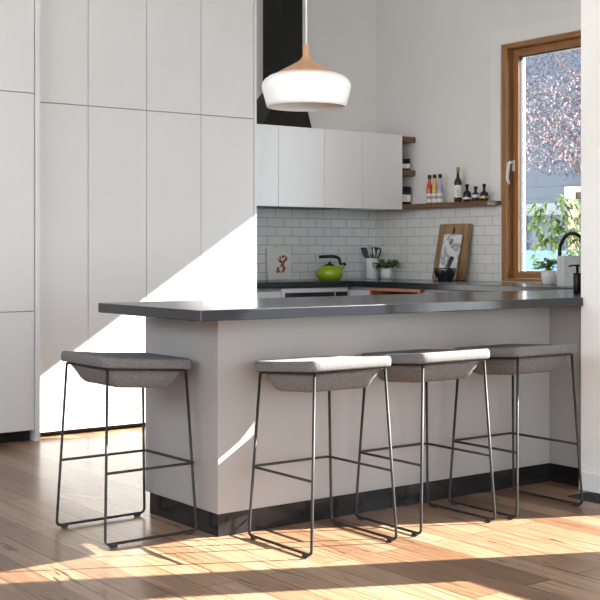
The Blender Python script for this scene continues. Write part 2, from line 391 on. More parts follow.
# base units below rear and window worktops
def base_unit(label, x0, x1, y0, y1, face, cols, name='base_cabinet', pull=True):
    cx, cy = (x0 + x1) / 2, (y0 + y1) / 2
    t = thing(name, label, 'cabinet', (cx, cy, 0))
    bm = nb(); bx(bm, x0 - cx + .001, x1 - cx - .001, y0 - cy + .001, y1 - cy - .001, .1, CB - .001); obj('carcass', bm, M['carc'], t)
    bm = nb(); bx(bm, x0 - cx + .002, x1 - cx - .002, y0 - cy + .05, y1 - cy - .002, 0, .0995); obj('kickboard', bm, M['kick'], t)
    for a, b in cols:
        bm = nb()
        if face == 'y': bx(bm, x0 - cx + G, x1 - cx - G, y0 - cy - .019, y0 - cy, a, b, .001, 1)
        else: bx(bm, x0 - cx - .019, x0 - cx, y0 - cy + G, y1 - cy - G, a, b, .001, 1)
        obj('drawer', bm, M['base'], t)
    return t
DR = [(.102, .36), (.364, .62), (.624, .835)]
base_unit('light grey drawer unit under the picture book end of the rear worktop', 4.602, 4.90, 6.84, YB - .002, 'y', DR)
base_unit('slim light grey corner filler unit right of the oven', 5.502, 5.518, 6.84, YB - .002, 'y', DR)
o = thing('oven', 'dark glass built-in oven under the rear worktop below the kettle', 'oven', (5.20, 6.84, .1))
bm = nb(); bx(bm, -.299, .299, .003, .52, 0, .755); obj('oven_body', bm, M['carc'], o)
bm = nb(); bx(bm, -.299, .299, .05, .5, -.0995, -.0005); obj('kickboard', bm, M['kick'], o)
bm = nb(); bx(bm, -.297, .297, -.022, .002, .655, .756, .002); obj('control_panel', bm, M['base'], o)
bm = nb(); bx(bm, -.27, .17, -.026, -.0225, .685, .725, .001); obj('control_glass', bm, M['oven'], o)
bm = nb(); bx(bm, .18, .29, -.027, -.0225, .685, .725, .001); obj('display', bm, M['black'], o)
bm = nb(); bx(bm, -.297, .297, -.020, .002, .02, .650, .002); obj('oven_door', bm, M['oven'], o)
bm = nb(); tube(bm, [(-.25, -.06, .60), (.25, -.06, .60)], .008); tube(bm, [(-.24, -.06, .60), (-.24, -.015, .60)], .006); tube(bm, [(.24, -.06, .60), (.24, -.015, .60)], .006); obj('oven_handle', bm, M['silver'], o)
base_unit('light grey corner cupboard between oven and timber niche', 5.54, XR - .002, 6.585, YB - .002, 'x', DR)
base_unit('light grey cupboard run below the window worktop', 5.54, XR - .002, 4.54, 6.045, 'x', [(.102, .835)])
base_unit('plain grey cupboard where the breakfast bench meets the window wall', 5.54, XR - .002, 3.752, 4.536, 'x', [(.102, .835)])
t = thing('timber_niche', 'red-brown timber lined open niche below the worktop corner', 'shelf unit', (5.54, 6.315, 0))
bm = nb(); y0, y1 = -.266, .266
bx(bm, -.035, .45, y0, y0 + .022, .1, CB - .003); bx(bm, -.035, .45, y1 - .022, y1, .1, CB - .003)
bx(bm, -.035, .45, y0 + .022, y1 - .022, CB - .025, CB - .003); bx(bm, -.035, .45, y0 + .022, y1 - .022, .1, .125); bx(bm, -.03, .45, y0 + .022, y1 - .022, .46, .48)
obj('niche_frame', bm, M['niche'], t)
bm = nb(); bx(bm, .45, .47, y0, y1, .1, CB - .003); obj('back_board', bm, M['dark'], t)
bm = nb(); bx(bm, .03, .46, y0 + .01, y1 - .01, 0, .0995); obj('kickboard', bm, M['kick'], t)

# flue
t = thing('flue_cover', 'glossy black range hood flue rising above the white overhead cabinets', 'range hood', (5.2, 7.2, 2.0093))
bm = nb(); bx(bm, -.07, .11, -.08, .178, .30, H - 2.0093 - .002, .002); obj('duct', bm, M['black'], t)
bm = nb()
b0 = [(-.335, -.20), (.105, -.20), (.105, .178), (-.335, .178)]; b1 = [(-.07, -.08), (.11, -.08), (.11, .178), (-.07, .178)]
lv = [[bm.verts.new((x, y, z)) for x, y in bb] for bb, z in ((b0, 0), (b0, .012), (b1, .299))]
for a, b in zip(lv, lv[1:]):
    for k in range(4): bm.faces.new((a[k], a[(k + 1) % 4], b[(k + 1) % 4], b[k]))
bm.faces.new(lv[0][::-1]); bm.faces.new(lv[2]); obj('flared_hood', bm, M['black'], t)

# shelves
def shelf(label, x0, x1, y0, y1, z0, z1, grp):
    bm = nb(); bx(bm, x0, x1, y0, y1, z0, z1, .0015, 1); tag(obj('wall_shelf', bm, M['shelf']), label, 'shelf', grp)
shelf('long walnut shelf holding bottles between overhead cabinet and window', 6.10, XR - .001, 5.999, 7.36, 1.445, 1.476, None)
shelf('short walnut shelf holding two small dark jars beside overhead cabinet', 6.102, XR - .001, 6.905, YB - .002, 1.70, 1.743, None)
shelf('empty topmost short walnut shelf level with the top of overhead cabinet', 6.102, XR - .001, 6.905, YB - .002, 1.955, 2.000, None)

# ------------------------------------------------------------------ stools
def stool_proto(loc, label):
    t = thing('bar_stool', label, 'bar stool', loc, group='grey felt bar stools around the breakfast bench')
    a, b = .205, .203        # half spacing of sleds (x), half length (y)
    ia, ib = .035, .028      # inset of the top frame
    zt, r = .658, .0056
    tilt = lambda y: -.029 * y / .175 * .42
    for s in (-1, 1):
        bm = nb()
        P = [(s * (a - ia), b - ib, zt - .012), (s * a, b, r + .006), (s * a, -b, r + .006), (s * (a - ia), -b + ib, zt + .012)]
        P = fillet(P, .022, 6); tube(bm, P, r, 8); obj('sled_leg', bm, M['steel'], t)
    bm = nb(); q = [(-(a - ia), -(b - ib), zt), ((a - ia), -(b - ib), zt), ((a - ia), (b - ib), zt), (-(a - ia), (b - ib), zt)]
    q = [(x, y, z + tilt(y)) for x, y, z in q]
    tube(bm, fillet(q, .012, 3, True), r, 8, True); obj('seat_frame', bm, M['steel'], t)
    zf = .277; k = 1 - zf / zt; fa = a - ia * (1 - k) ; fb = b - ib * (1 - k)
    bm = nb(); tube(bm, fillet([(-fa, -fb, zf), (-fa, fb + .012, zf), (fa, fb + .012, zf), (fa, -fb, zf)], .02, 4), r * .95, 8); obj('footrest', bm, M['steel'], t)
    for s in (-1, 1):
        for y in (-b + .035, b - .035):
            bm = nb(); bx(bm, s * a - .008, s * a + .008, y - .014, y + .014, 0, .0145, .003); obj('foot_pad', bm, M['rubber'], t)
    # cushion: rounded slab, slightly dished, with soft rolled edges
    bm = nb(); n = 20; hx, hy, z0, z1 = .197, .200, .6625, .703
    def dish(u, v): return -.010 * (1 - u * u) * (1 - v * v) + .004 * abs(v) ** 3
    # superellipse outline rings
    rings = []
    prof = [(0.90, 0.0), (.975, .001), (.997, .007), (1.0, .020), (.997, .031), (.98, .037), (.95, .040), (.7, .040), (.45, .040), (.2, .040)]
    N = 72
    for s, dz in prof:
        ring = []
        for k in range(N):
            th = 2 * PI * k / N; c, sn = math.cos(th), math.sin(th); e = 2 / 15.0
            u = math.copysign(abs(c) ** e, c); v = math.copysign(abs(sn) ** e, sn)
            x, y = u * s, v * s
            ring.append(bm.verts.new((x * hx, y * hy, z0 + dz + tilt(y * hy) + (dish(x, y) if dz > .035 else 0))))
        rings.append(ring)
    for A, B in zip(rings, rings[1:]):
        for k in range(N): bm.faces.new((A[k], A[(k + 1) % N], B[(k + 1) % N], B[k])).smooth = True
    bm.faces.new(rings[0][::-1]); bm.faces.new(rings[-1]).smooth = True
    obj('seat_cushion', bm, M['felt'], t)
    # sling shell hanging inside the frame
    bm = nb(); nx, ny = 26, 26; sx, sy = a - ia - .008, b - ib - .004
    def depth(u, v):
        # flat-bottomed sling: steep flanks across the sleds, longer slopes along them
        k = 7.0; a_ = (1 - abs(u)) / .15; b_ = (1 - abs(v)) / .28
        sm = -math.log(math.exp(-k * a_) + math.exp(-k * b_) + math.exp(-k)) / k
        return -.078 * max(0.0, sm)
    g = [[bm.verts.new((sx * (-1 + 2 * i / nx), sy * (-1 + 2 * j / ny), zt + .003 + tilt(sy * (-1 + 2 * j / ny)) + depth(-1 + 2 * i / nx, -1 + 2 * j / ny))) for j in range(ny + 1)] for i in range(nx + 1)]
    for i in range(nx):
        for j in range(ny): bm.faces.new((g[i][j], g[i + 1][j], g[i + 1][j + 1], g[i][j + 1])).smooth = True
    top = [[bm.verts.new((sx * (-1 + 2 * i / nx), sy * (-1 + 2 * j / ny), zt + .0045)) for j in (0, ny)] for i in (0, nx)]
    loop = [g[i][0] for i in range(nx + 1)] + [g[nx][j] for j in range(1, ny + 1)] + [g[i][ny] for i in range(nx - 1, -1, -1)] + [g[0][j] for j in range(ny - 1, 0, -1)]
    for row in top:
        for v in row: bm.verts.remove(v)
    bm.faces.new(loop[::-1])
    obj('seat_shell', bm, M['felt'], t)
    return t
def dup(root, loc, rz, label):
    r = root.copy(); C.objects.link(r); r.location = loc; r.rotation_euler = (0, 0, rz); r['label'] = label
    for ch in list(root.children):
        c = ch.copy(); C.objects.link(c); c.parent = r
    return r
s2 = stool_proto((2.837, 3.678, 0), 'grey felt bar stool in front of the bench corner, nearest the camera')
dup(s2, (3.384, 3.690, 0), 0, 'grey felt bar stool in the middle of the three along the bench front')
dup(s2, (3.905, 3.672, 0), 0, 'shaded grey felt bar stool at the far right beside the white wall and floor vent')
dup(s2, (2.302, 4.270, 0), -PI / 2 + .015, 'grey felt bar stool standing alone at the left end of the bench')

# floor vent
bm = nb(); vx0, vx1, vy0, vy1 = 4.235, 4.385, 2.6, 3.66
bx(bm, vx0, vx1, vy0, vy1, .0003, .0015)
t = thing('floor_vent', 'black slotted floor vent set in the boards along the white wall', 'floor vent', (4.31, 3.13, 0))
bmesh.ops.translate(bm, vec=(-4.31, -3.13, 0), verts=bm.verts); obj('vent_tray', bm, M['dark'], t)
bm = nb(); hx_, hy_ = .075, .53
bx(bm, -hx_, -hx_ + .008, -hy_, hy_, .001, .005); bx(bm, hx_ - .008, hx_, -hy_, hy_, .001, .005)
n = 44
for k in range(n + 1):
    y = -hy_ + (2 * hy_ - .007) * k / n; bx(bm, -hx_ + .008, hx_ - .008, y, y + .007, .001, .005)
for x in (-.026, .022): bx(bm, x, x + .006, -hy_, hy_, .0012, .0052)
obj('vent_grille', bm, M['rubber'], t)

# ------------------------------------------------------------------ pendant
px, py = 3.115, 4.15
t = thing('pendant_lamp', 'white bell pendant lamp with pale timber cap on a white cord', 'pendant lamp', (px, py, 1.733))
bm = nb()
out = [(.171, .010), (.176, .028), (.184, .058), (.191, .085), (.193, .100), (.190, .114), (.180, .129), (.160, .143), (.134, .153)]
inn = [(r - .004, z - (.004 if i > 5 else 0)) for i, (r, z) in enumerate(out)][::-1]
prof = out + inn + [out[0]]
lathe(bm, prof[:-1] + [(.171, .010)], n=72, cap0=False, cap1=False); bmesh.ops.remove_doubles(bm, verts=bm.verts, dist=1e-5); obj('lamp_shade', bm, M['shade'], t)
bm = nb(); lathe(bm, [(.12, .145), (.134, .1535), (.122, .160), (.104, .170), (.081, .182), (.056, .195), (.034, .208), (.021, .221), (.016, .234), (.0155, .242), (.0150, .275), (.0125, .279)], n=72); obj('timber_cap', bm, M['palewood'], t)
bm = nb(); tube(bm, [(0, 0, .276), (0, 0, H - 1.733 - .02)], .0042, 10); obj('cord', bm, M['cord'], t)
bm = nb(); lathe(bm, [(.05, H - 1.733 - .025), (.05, H - 1.733 - .001)], n=32); obj('ceiling_rose', bm, M['shade'], t)
bm = nb(); lathe(bm, [(.012, .16), (.014, .12), (.028, .09), (.033, .07), (.028, .05), (.012, .038)], n=24); obj('bulb', bm, M['white'], t)

# ------------------------------------------------------------------ things on the worktops
Z = CT + .0005
# kettle
t = thing('kettle', 'lime green stovetop kettle with black arched handle on the rear worktop', 'kettle', (5.548, 7.10, Z), math.radians(-36))
bm = nb(); lathe(bm, [(.068, 0), (.082, .004), (.096, .022), (.102, .045), (.099, .068), (.086, .088), (.062, .102), (.040, .108)], n=48); obj('kettle_body', bm, M['green'], t)
bm = nb(); lathe(bm, [(.038, .106), (.040, .112), (.028, .118), (.012, .121)], n=32); obj('kettle_lid', bm, M['blackplastic'], t)
bm = nb(); lathe(bm, [(.008, .120), (.012, .128), (.008, .136)], n=16); obj('lid_knob', bm, M['blackplastic'], t)
bm = nb(); tube(bm, [(.070, 0, .075), (.092, 0, .098), (.108, 0, .115)], .015, 14, radii=[.022, .016, .012]); obj('spout', bm, M['green'], t)
bm = nb(); tube(bm, fillet([(.104, 0, .110), (.118, 0, .126)], .0), .013, 12, radii=[.013, .013]); obj('spout_cap', bm, M['blackplastic'], t)
bm = nb()
P = fillet([(.108, 0, .112), (.080, 0, .120), (.072, 0, .165), (.030, 0, .176), (-.080, 0, .172)], .028, 6)
tube(bm, P, .010, 12, radii=[.010 + .004 * (i / len(P)) * (1 if i < len(P) - 3 else .6) for i in range(len(P))]); obj('handle', bm, M['blackplastic'], t)

# picture book leaning on tiles
t = thing('picture_book', 'white cookbook with red-brown printed cover propped on the rear tiles', 'book', (5.256, 7.33, Z + .002)); t.rotation_euler = (math.radians(-5), 0, 0); t.scale = (.97, 1, 1)
bm = nb(); bx(bm, -.112, .112, .0, .003, 0, .232, .0008, 1); bx(bm, -.112, .112, .021, .024, 0, .232, .0008, 1); bx(bm, -.112, -.109, .0, .024, 0, .232); obj('cover', bm, M['label'], t)
bm = nb(); bx(bm, -.108, .108, .0032, .0208, .002, .229); obj('pages', bm, M['white'], t)
cl = [M['red'], M['palewood'], mottled('brown_ink', (.18, .06, .04), (.32, .12, .08), 80, .7), M['label'], mottled('olive_ink', (.16, .15, .05), (.25, .22, .10), 80, .7)]
bm = nb(); rnd = random.Random(3)
path = []
for k in range(46):
    a = k / 45 * 2 * PI
    path.append((.012 * math.sin(a) * 1.6 + .02, .115 + .062 * math.cos(a / 1.0) * .95 + .0, a))
for k, (x, z, a) in enumerate(path):
    x = .022 + .030 * math.sin(2 * a) + rnd.uniform(-.008, .008) + (z - .11) * .3
    r = rnd.uniform(.007, .013); yy = -.0006 - .00001 * k
    vs = [bm.verts.new((x + r * math.cos(2 * PI * q / 9), yy, z + r * math.sin(2 * PI * q / 9))) for q in range(9)]
    f = bm.faces.new(vs); f.material_index = rnd.choice([0, 1, 2, 2, 2, 3])
for k in range(16):
    x = -.012 + rnd.uniform(-.02, .03); z = .062 + rnd.uniform(-.014, .016); r = rnd.uniform(.005, .009)
    vs = [bm.verts.new((x + r * math.cos(2 * PI * q / 9), -.0013 - .00001 * k, z + r * math.sin(2 * PI * q / 9))) for q in range(9)]
    bm.faces.new(vs).material_index = rnd.choice([2, 3, 4, 4])
obj('cover_print', bm, cl, t, recalc=False)

# utensil crock
cxk, cyk = 6.045, 7.20
t = thing('utensil_crock', 'straight white ceramic crock holding black kitchen utensils in the corner', 'crock', (cxk, cyk, Z))
bm = nb(); lathe(bm, [(.044, 0), (.047, .004), (.047, .158), (.045, .161), (.042, .158), (.042, .01), (.001, .01)], n=36, cap1=False); obj('crock_body', bm, M['white'], t)
def utensil(name, label, dx, dy, lean, kind):
    o = thing(name, label, 'utensil', (cxk + dx, cyk + dy, Z + .0115), group='utensils standing in the white crock')
    hx2, hy2 = lean
    top = Vector((hx2, hy2, .145))
    bm = nb(); tube(bm, [(0, 0, 0.002), top * .5, top], .0045, 8); obj('shaft', bm, M['blackplastic'], o)
    d = Vector((hx2 * 2.4, hy2 * 2.4, .145)).normalized(); side = Vector((.803, -.596, 0)); bm = nb()
    def plate(outline, th):
        nrm = d.cross(side).normalized()
        A = [bm.verts.new(top + side * u + d * v + nrm * th) for u, v in outline]; B = [bm.verts.new(top + side * u + d * v - nrm * th) for u, v in outline]
        bm.faces.new(A); bm.faces.new(B[::-1])
        for k in range(len(A)): bm.faces.new((A[k], A[k - 1], B[k - 1], B[k]))
    if kind == 'spatula':
        plate([(-.009, -.01), (.009, -.01), (.024, .025), (.024, .085), (.018, .092), (-.018, .092), (-.024, .085), (-.024, .025)], .003); mt = M['blackplastic']
    elif kind == 'ladle':
        lathe(bm, [(.030 * math.cos(a), .030 * math.sin(a)) for a in [-PI / 2 + PI / 2 * k / 7 for k in range(8)]], *(top + d * .045), n=20, cap0=False, cap1=False); mt = M['blackplastic']
    elif kind == 'slotted':
        ring = [top + side * (.019 * math.cos(a)) + d * (.045 + .040 * math.sin(a)) for a in [2 * PI * k / 20 for k in range(20)]]
        tube(bm, ring, .006, 8, True); mt = M['blackplastic']
    else:
        for q in range(4):
            ax = (side * math.cos(PI * q / 4) + d.cross(side).normalized() * math.sin(PI * q / 4))
            ring = [top + ax * (.026 * math.sin(a)) + d * (.05 - .055 * math.cos(a)) for a in [2 * PI * k / 20 for k in range(20)]]
            tube(bm, ring, .0016, 6, True)
        mt = M['silver']
    obj('head', bm, mt, o)
utensil('spatula', 'black spatula leaning left in the white crock', -.012, .01, (-.016, .012), 'spatula')
utensil('whisk', 'silver wire whisk upright in the white crock', -.004, -.018, (-.004, .004), 'whisk')
utensil('turner', 'black turner in the middle of the white crock', .012, .014, (.008, -.004), 'spatula')
utensil('slotted_spoon', 'black slotted spoon leaning right in the white crock', .016, -.012, (.012, -.010), 'slotted')

def leaf(bm, base, dirv, length, width, mi=0, droop=.25, fold=.15):
    d = dirv.normalized(); s = d.cross(Vector((0, 0, 1)))
    if s.length < .05: s = Vector((1, 0, 0))
    s.normalize(); n = s.cross(d)
    prev = None
    for u, w in ((0, .08), (.25, .8), (.5, 1), (.75, .7), (1, .03)):
        c = base + d * (u * length) - Vector((0, 0, 1)) * (droop * length * u * u)
        row = (bm.verts.new(c - s * w * width / 2 + n * fold * w * width), bm.verts.new(c), bm.verts.new(c + s * w * width / 2 + n * fold * w * width))
        if prev:
            for k in (0, 1):
                f = bm.faces.new((prev[k], prev[k + 1], row[k + 1], row[k])); f.smooth = True; f.material_index = mi
        prev = row
def pot_plant(label, loc, pr_, ph, spread, nleaf, llen, seed, potprof, mt='leaf', trail=.3, hgt=.07):
    t = thing('potted_plant', label, 'potted plant', loc)
    bm = nb(); lathe(bm, potprof, n=36, cap1=False); obj('pot', bm, M['white'], t)
    bm = nb(); lathe(bm, [(.001, ph - .012), (pr_ * .85, ph - .010)], n=24, cap0=False, cap1=True); obj('soil', bm, M['soil'], t)
    rn = random.Random(seed); bm = nb(); st = nb()
    for k in range(nleaf // 3):
        a = rn.uniform(0, 2 * PI); rr = rn.uniform(.2, 1) * spread; hh = rn.uniform(.2, 1) * hgt * (1.1 - rr / spread * trail)
        tip = Vector((rr * math.cos(a), rr * math.sin(a), ph + hh))
        b0 = Vector((rn.uniform(-.4, .4) * pr_, rn.uniform(-.4, .4) * pr_, ph - .008))
        tube(st, [b0, (b0 + tip) / 2 + Vector((0, 0, .015)), tip], .0016, 5)
        for q in range(3):
            aa = a + rn.uniform(-1.3, 1.3); dv = Vector((math.cos(aa), math.sin(aa), rn.uniform(-.1, .7)))
            leaf(bm, tip + Vector((rn.uniform(-.008, .008), rn.uniform(-.008, .008), rn.uniform(-.006, .006))), dv, llen * rn.uniform(.7, 1.2), llen * .62, 0, .35)
    obj('stems', st, M['leafdark'], t); obj('foliage', bm, M[mt], t, recalc=False)
pot_plant('small trailing green plant in a round white pot beside the utensil crock', (6.052, 7.035, Z), .032, .082, .078, 80, .06, 5,
          [(.026, 0), (.036, .006), (.044, .03), (.045, .05), (.040, .074), (.034, .084), (.031, .082), (.036, .066), (.001, .06)], 'leafdark', .5, .075)
pot_plant('small bright green plant in a tapered white pot on the sill worktop under the window', (5.935, 5.285, Z), .046, .088, .085, 100, .055, 8,
          [(.036, 0), (.040, .004), (.049, .05), (.052, .088), (.049, .090), (.045, .08), (.001, .07)], 'leaf', .4, .085)

# boards leaning against the right wall: local x = along wall (+ toward the camera), local y = up
def board(name, label, w_, h_, th, loc, lean, m, hole_r, cord):
    t = thing(name, label, 'chopping board', loc)
    # build in local frame: width along -Y, up along Z, thickness along -X; then lean toward +X
    t.rotation_euler = (0, lean, 0); t.location.z += th * math.sin(lean)
    n = 20; bm = nb(); r = .012
    outl = []
    for cx, cz, a0 in ((w_ / 2 - r, r, -90), (w_ / 2 - r, h_ - r, 0), (-w_ / 2 + r, h_ - r, 90), (-w_ / 2 + r, r, 180)):
        for k in range(5):
            a = math.radians(a0 + 90 * k / 4); outl.append((cx + r * math.cos(a), cz + r * math.sin(a)))
    hc = (0, h_ - .045); hl = [(hc[0] + hole_r * math.cos(2 * PI * k / n), hc[1] + hole_r * math.sin(2 * PI * k / n)) for k in range(n)]
    for xx in (0, th):
        A = [bm.verts.new((xx, y, z)) for y, z in outl]; B = [bm.verts.new((xx, y, z)) for y, z in hl]
        ea = [bm.edges.new((A[i], A[(i + 1) % len(A)])) for i in range(len(A))]; eb = [bm.edges.new((B[i], B[(i + 1) % n])) for i in range(n)]
        bmesh.ops.triangle_fill(bm, use_beauty=True, edges=ea + eb)
        if xx == 0: A0, B0 = A, B
    for P0, P1 in ((A0, A), (B0, B)):
        for k in range(len(P0)): bm.faces.new((P0[k], P0[(k + 1) % len(P0)], P1[(k + 1) % len(P0)], P1[k]))
    obj('board', bm, m, t)
    bm = nb(); tube(bm, [(th * .5 - .022, 0, h_ - .078), (-.004, 0.0, h_ - .05), (th * .5, 0, h_ - .032), (th + .004, 0, h_ - .05)], .0035, 6); o = obj('hanging_loop', bm, M['rubber'], t); o['label'] = 'black hanging loop'
    return t
board('chopping_board', 'large timber chopping board leaning on the tiles behind a marble one', .325, .42, .020, (6.118, 6.43, Z + .0015), math.radians(11.5), M['board'], .013, 0)
board('marble_board', 'white veined marble board leaning on the timber chopping board', .185, .345, .012, (6.086, 6.41, Z + .001), math.radians(12.5), M['marble'], .008, 0)
# mortar and pestle
t = thing('mortar', 'black stone mortar bowl in front of the leaning boards', 'mortar', (5.965, 6.29, Z))
bm = nb(); lathe(bm, [(.048, 0), (.052, .006), (.050, .016), (.066, .032), (.077, .060), (.080, .088), (.078, .094), (.072, .092), (.066, .06), (.045, .035), (.001, .028)], n=40, cap1=False); obj('bowl', bm, M['dglass2'], t)
bm = nb(); tube(bm, [(0, 0, 0), (.019, -.014, .055), (.042, -.031, .118), (.047, -.035, .130)], .012, 14, radii=[.016, .013, .0165, .012])
tag(obj('pestle', bm, M['dglass2'], loc=(5.962, 6.292, Z + .046)), 'black stone pestle resting upright in the mortar', 'pestle')

# jars and bottles on the shelves
def jar(label, x, y, z, r, h, grp):
    t = thing('spice_jar', label, 'jar', (x, y, z), group=grp)
    bm = nb(); lathe(bm, [(r * .9, 0), (r, .004), (r, h * .72), (r * .85, h * .78)], n=24); obj('jar_body', bm, M['dglass2'], t)
    bm = nb(); lathe(bm, [(r * .92, h * .78), (r * .95, h * .79), (r * .95, h * .99), (r * .9, h)], n=24); obj('lid', bm, M['blackplastic'], t)
    bm = nb(); lathe(bm, [(r * 1.015, h * .16), (r * 1.015, h * .55)], n=24, cap0=False, cap1=False); obj('paper_label', bm, M['label'], t)
jar('small dark jar on the short walnut shelf, the left one of the pair', 6.140, 6.945, 1.7435, .021, .085, 'dark jars beside the overhead cabinet')
jar('small dark jar on the short walnut shelf, the right one of the pair', 6.190, 6.945, 1.7435, .021, .088, 'dark jars beside the overhead cabinet')
jar('taller dark jar at the corner of the long shelf, the left one of the pair', 6.139, 6.945, 1.4765, .025, .14, 'dark jars beside the overhead cabinet')
jar('taller dark jar at the corner of the long shelf, the right one of the pair', 6.193, 6.945, 1.4765, .025, .14, 'dark jars beside the overhead cabinet')
SZ = 1.4765; SX = 6.165
def juice(label, y, m):
    t = thing('drink_bottle', label, 'bottle', (SX, y, SZ), group='three small juice bottles on the long shelf')
    r = .0225
    bm = nb(); lathe(bm, [(r * .85, 0), (r, .005), (r, .105), (r * .9, .13), (r * .5, .165), (r * .48, .190)], n=28); obj('bottle_body', bm, m, t)
    bm = nb(); lathe(bm, [(r * .6, .188), (r * .62, .190), (r * .62, .214), (r * .55, .216)], n=24); obj('cap', bm, M['blackplastic'], t)
    bm = nb(); lathe(bm, [(r * 1.03, .008), (r * 1.03, .075)], n=28, cap0=False, cap1=False); L = obj('paper_label', bm, M['label'], t)
    bm = nb()
    for k in range(5):      # bold dark lettering blocks round the label, facing the room
        a = math.radians(216 + (k - 2) * 24); c, s_ = math.cos(a), math.sin(a); rr = r * 1.05
        for da, z0, z1 in ((-.10, .032, .055), (.10, .032 if k % 2 else .044, .055)):
            aa = a + da; A = []
            for q, z in ((-.05, z0), (.05, z0), (.05, z1), (-.05, z1)): A.append(bm.verts.new((rr * math.cos(aa + q), rr * math.sin(aa + q), z)))
            bm.faces.new(A)
        A = []
        for q, z in ((-.14, .041), (.14, .041), (.14, .046), (-.14, .046)): A.append(bm.verts.new((rr * 1.004 * math.cos(a + q), rr * 1.004 * math.sin(a + q), z)))
        bm.faces.new(A)
    obj('lettering', bm, M['print'], L)
juice('small black-capped bottle of red juice on the long shelf', 6.669, M['red'])
juice('small black-capped bottle of amber juice between the red and the pale one', 6.611, M['yellow'])
juice('small black-capped bottle of pale purple drink, rightmost of the three', 6.553, M['purple'])
t = thing('oil_bottle', 'tall dark oil bottle with gold neck, tallest thing on the shelf', 'bottle', (SX, 6.363, SZ))
bm = nb(); r = .029; lathe(bm, [(r * .9, 0), (r, .006), (r, .135), (r * .92, .155), (r * .5, .178), (r * .36, .19), (r * .36, .215)], n=28); obj('bottle_body', bm, M['dglass'], t)
bm = nb(); lathe(bm, [(r * .38, .212), (r * .40, .250), (r * .45, .252), (r * .45, .258), (.001, .259)], n=20); obj('neck_foil', bm, M['gold'], t)
bm = nb(); lathe(bm, [(r * 1.02, .035), (r * 1.02, .125)], n=28, cap0=False, cap1=False)
for f in list(bm.faces):
    if f.calc_center_median().y > .012 or f.calc_center_median().x > .01: bm.faces.remove(f)
obj('paper_label', bm, M['label'], t)
bm = nb()
for z0, z1, w_ in ((.095, .102, .5), (.08, .085, .35), (.066, .07, .4), (.05, .054, .3)):
    a = math.radians(222); A = [bm.verts.new((r * 1.035 * math.cos(a + q), r * 1.035 * math.sin(a + q), z)) for q, z in ((-w_, z0), (0, z0), (w_, z0), (w_, z1), (0, z1), (-w_, z1))]; bm.faces.new(A)
obj('label_print', bm, M['print'], t)
def squat(label, y, r, h, hb, stopper, lab):
    t = thing('spirit_bottle', label, 'bottle', (SX, y, SZ), group='squat dark bottles on the long shelf')
    bm = nb(); lathe(bm, [(r * .9, 0), (r, .005), (r, hb * .8), (r * .8, hb * .95), (r * .35, hb * 1.08), (r * .33, h * .85)], n=28); obj('bottle_body', bm, M['dglass2'], t)
    bm = nb()
    if stopper == 'ball': lathe(bm, [(r * .3, h * .84), (r * .5, h * .88), (r * .55, h * .93), (r * .42, h * .985), (.001, h)], n=20)
    else: lathe(bm, [(r * .42, h * .84), (r * .42, h), (.001, h)], n=20, cap1=False)
    obj('stopper', bm, M['blackplastic'], t)
    bm = nb(); lathe(bm, [(r * 1.02, hb * lab[0]), (r * 1.02, hb * lab[1])], n=28, cap0=False, cap1=False); obj('paper_label', bm, M['label'] if lab[2] else M['gold'], t)
squat('squat dark bottle with round stopper right beside the tall oil bottle', 6.268, .030, .130, .078, 'ball', (.25, .42, 1))
squat('squat dark bottle with broad white label, second from the window', 6.180, .028, .110, .062, 'ball', (.45, .8, 1))
squat('squat dark bottle with straight neck, nearest the window on the shelf', 6.096, .030, .124, .066, 'cyl', (.3, .55, 0))

# faucet, planter and soap
t = thing('faucet', 'matt black gooseneck kitchen tap in front of the window', 'tap', (6.10, 5.12, Z))
bm = nb(); c = Vector((-.125, 0, .205)); P = [(0, 0, 0), (0, 0, .1)] + [(-.125 + .125 * math.cos(a), 0, .205 + .125 * math.sin(a)) for a in [PI * k / 16 for k in range(17)]] + [(-.25, 0, .175)]
tube(bm, P, .0118, 14); obj('spout_pipe', bm, M['blackplastic'], t)
bm = nb(); lathe(bm, [(.026, 0), (.026, .008), (.019, .012), (.019, .075), (.014, .08)], n=28); obj('tap_base', bm, M['blackplastic'], t)
bm = nb(); tube(bm, [(0, -.018, .05), (0, -.045, .056), (0, -.09, .08)], .006, 10); obj('lever', bm, M['blackplastic'], t)
t = thing('storage_box', 'square off-white box standing on the sink worktop in front of the black tap', 'box', (5.80, 4.965, Z), math.radians(-34))
bm = nb(); h_ = .186; a = .082
bx(bm, -a, a, -a, -a + .008, 0, h_, .002, 1); bx(bm, -a, a, a - .008, a, 0, h_, .002, 1); bx(bm, -a, -a + .008, -a + .008, a - .008, 0, h_); bx(bm, a - .008, a, -a + .008, a - .008, 0, h_); bx(bm, -a + .008, a - .008, -a + .008, a - .008, 0, .01)
obj('box_body', bm, M['whitefab'], t)
bm = nb(); bx(bm, -a + .009, a - .009, -a + .009, a - .009, .165, .172); obj('box_lid', bm, M['whitefab'], t)
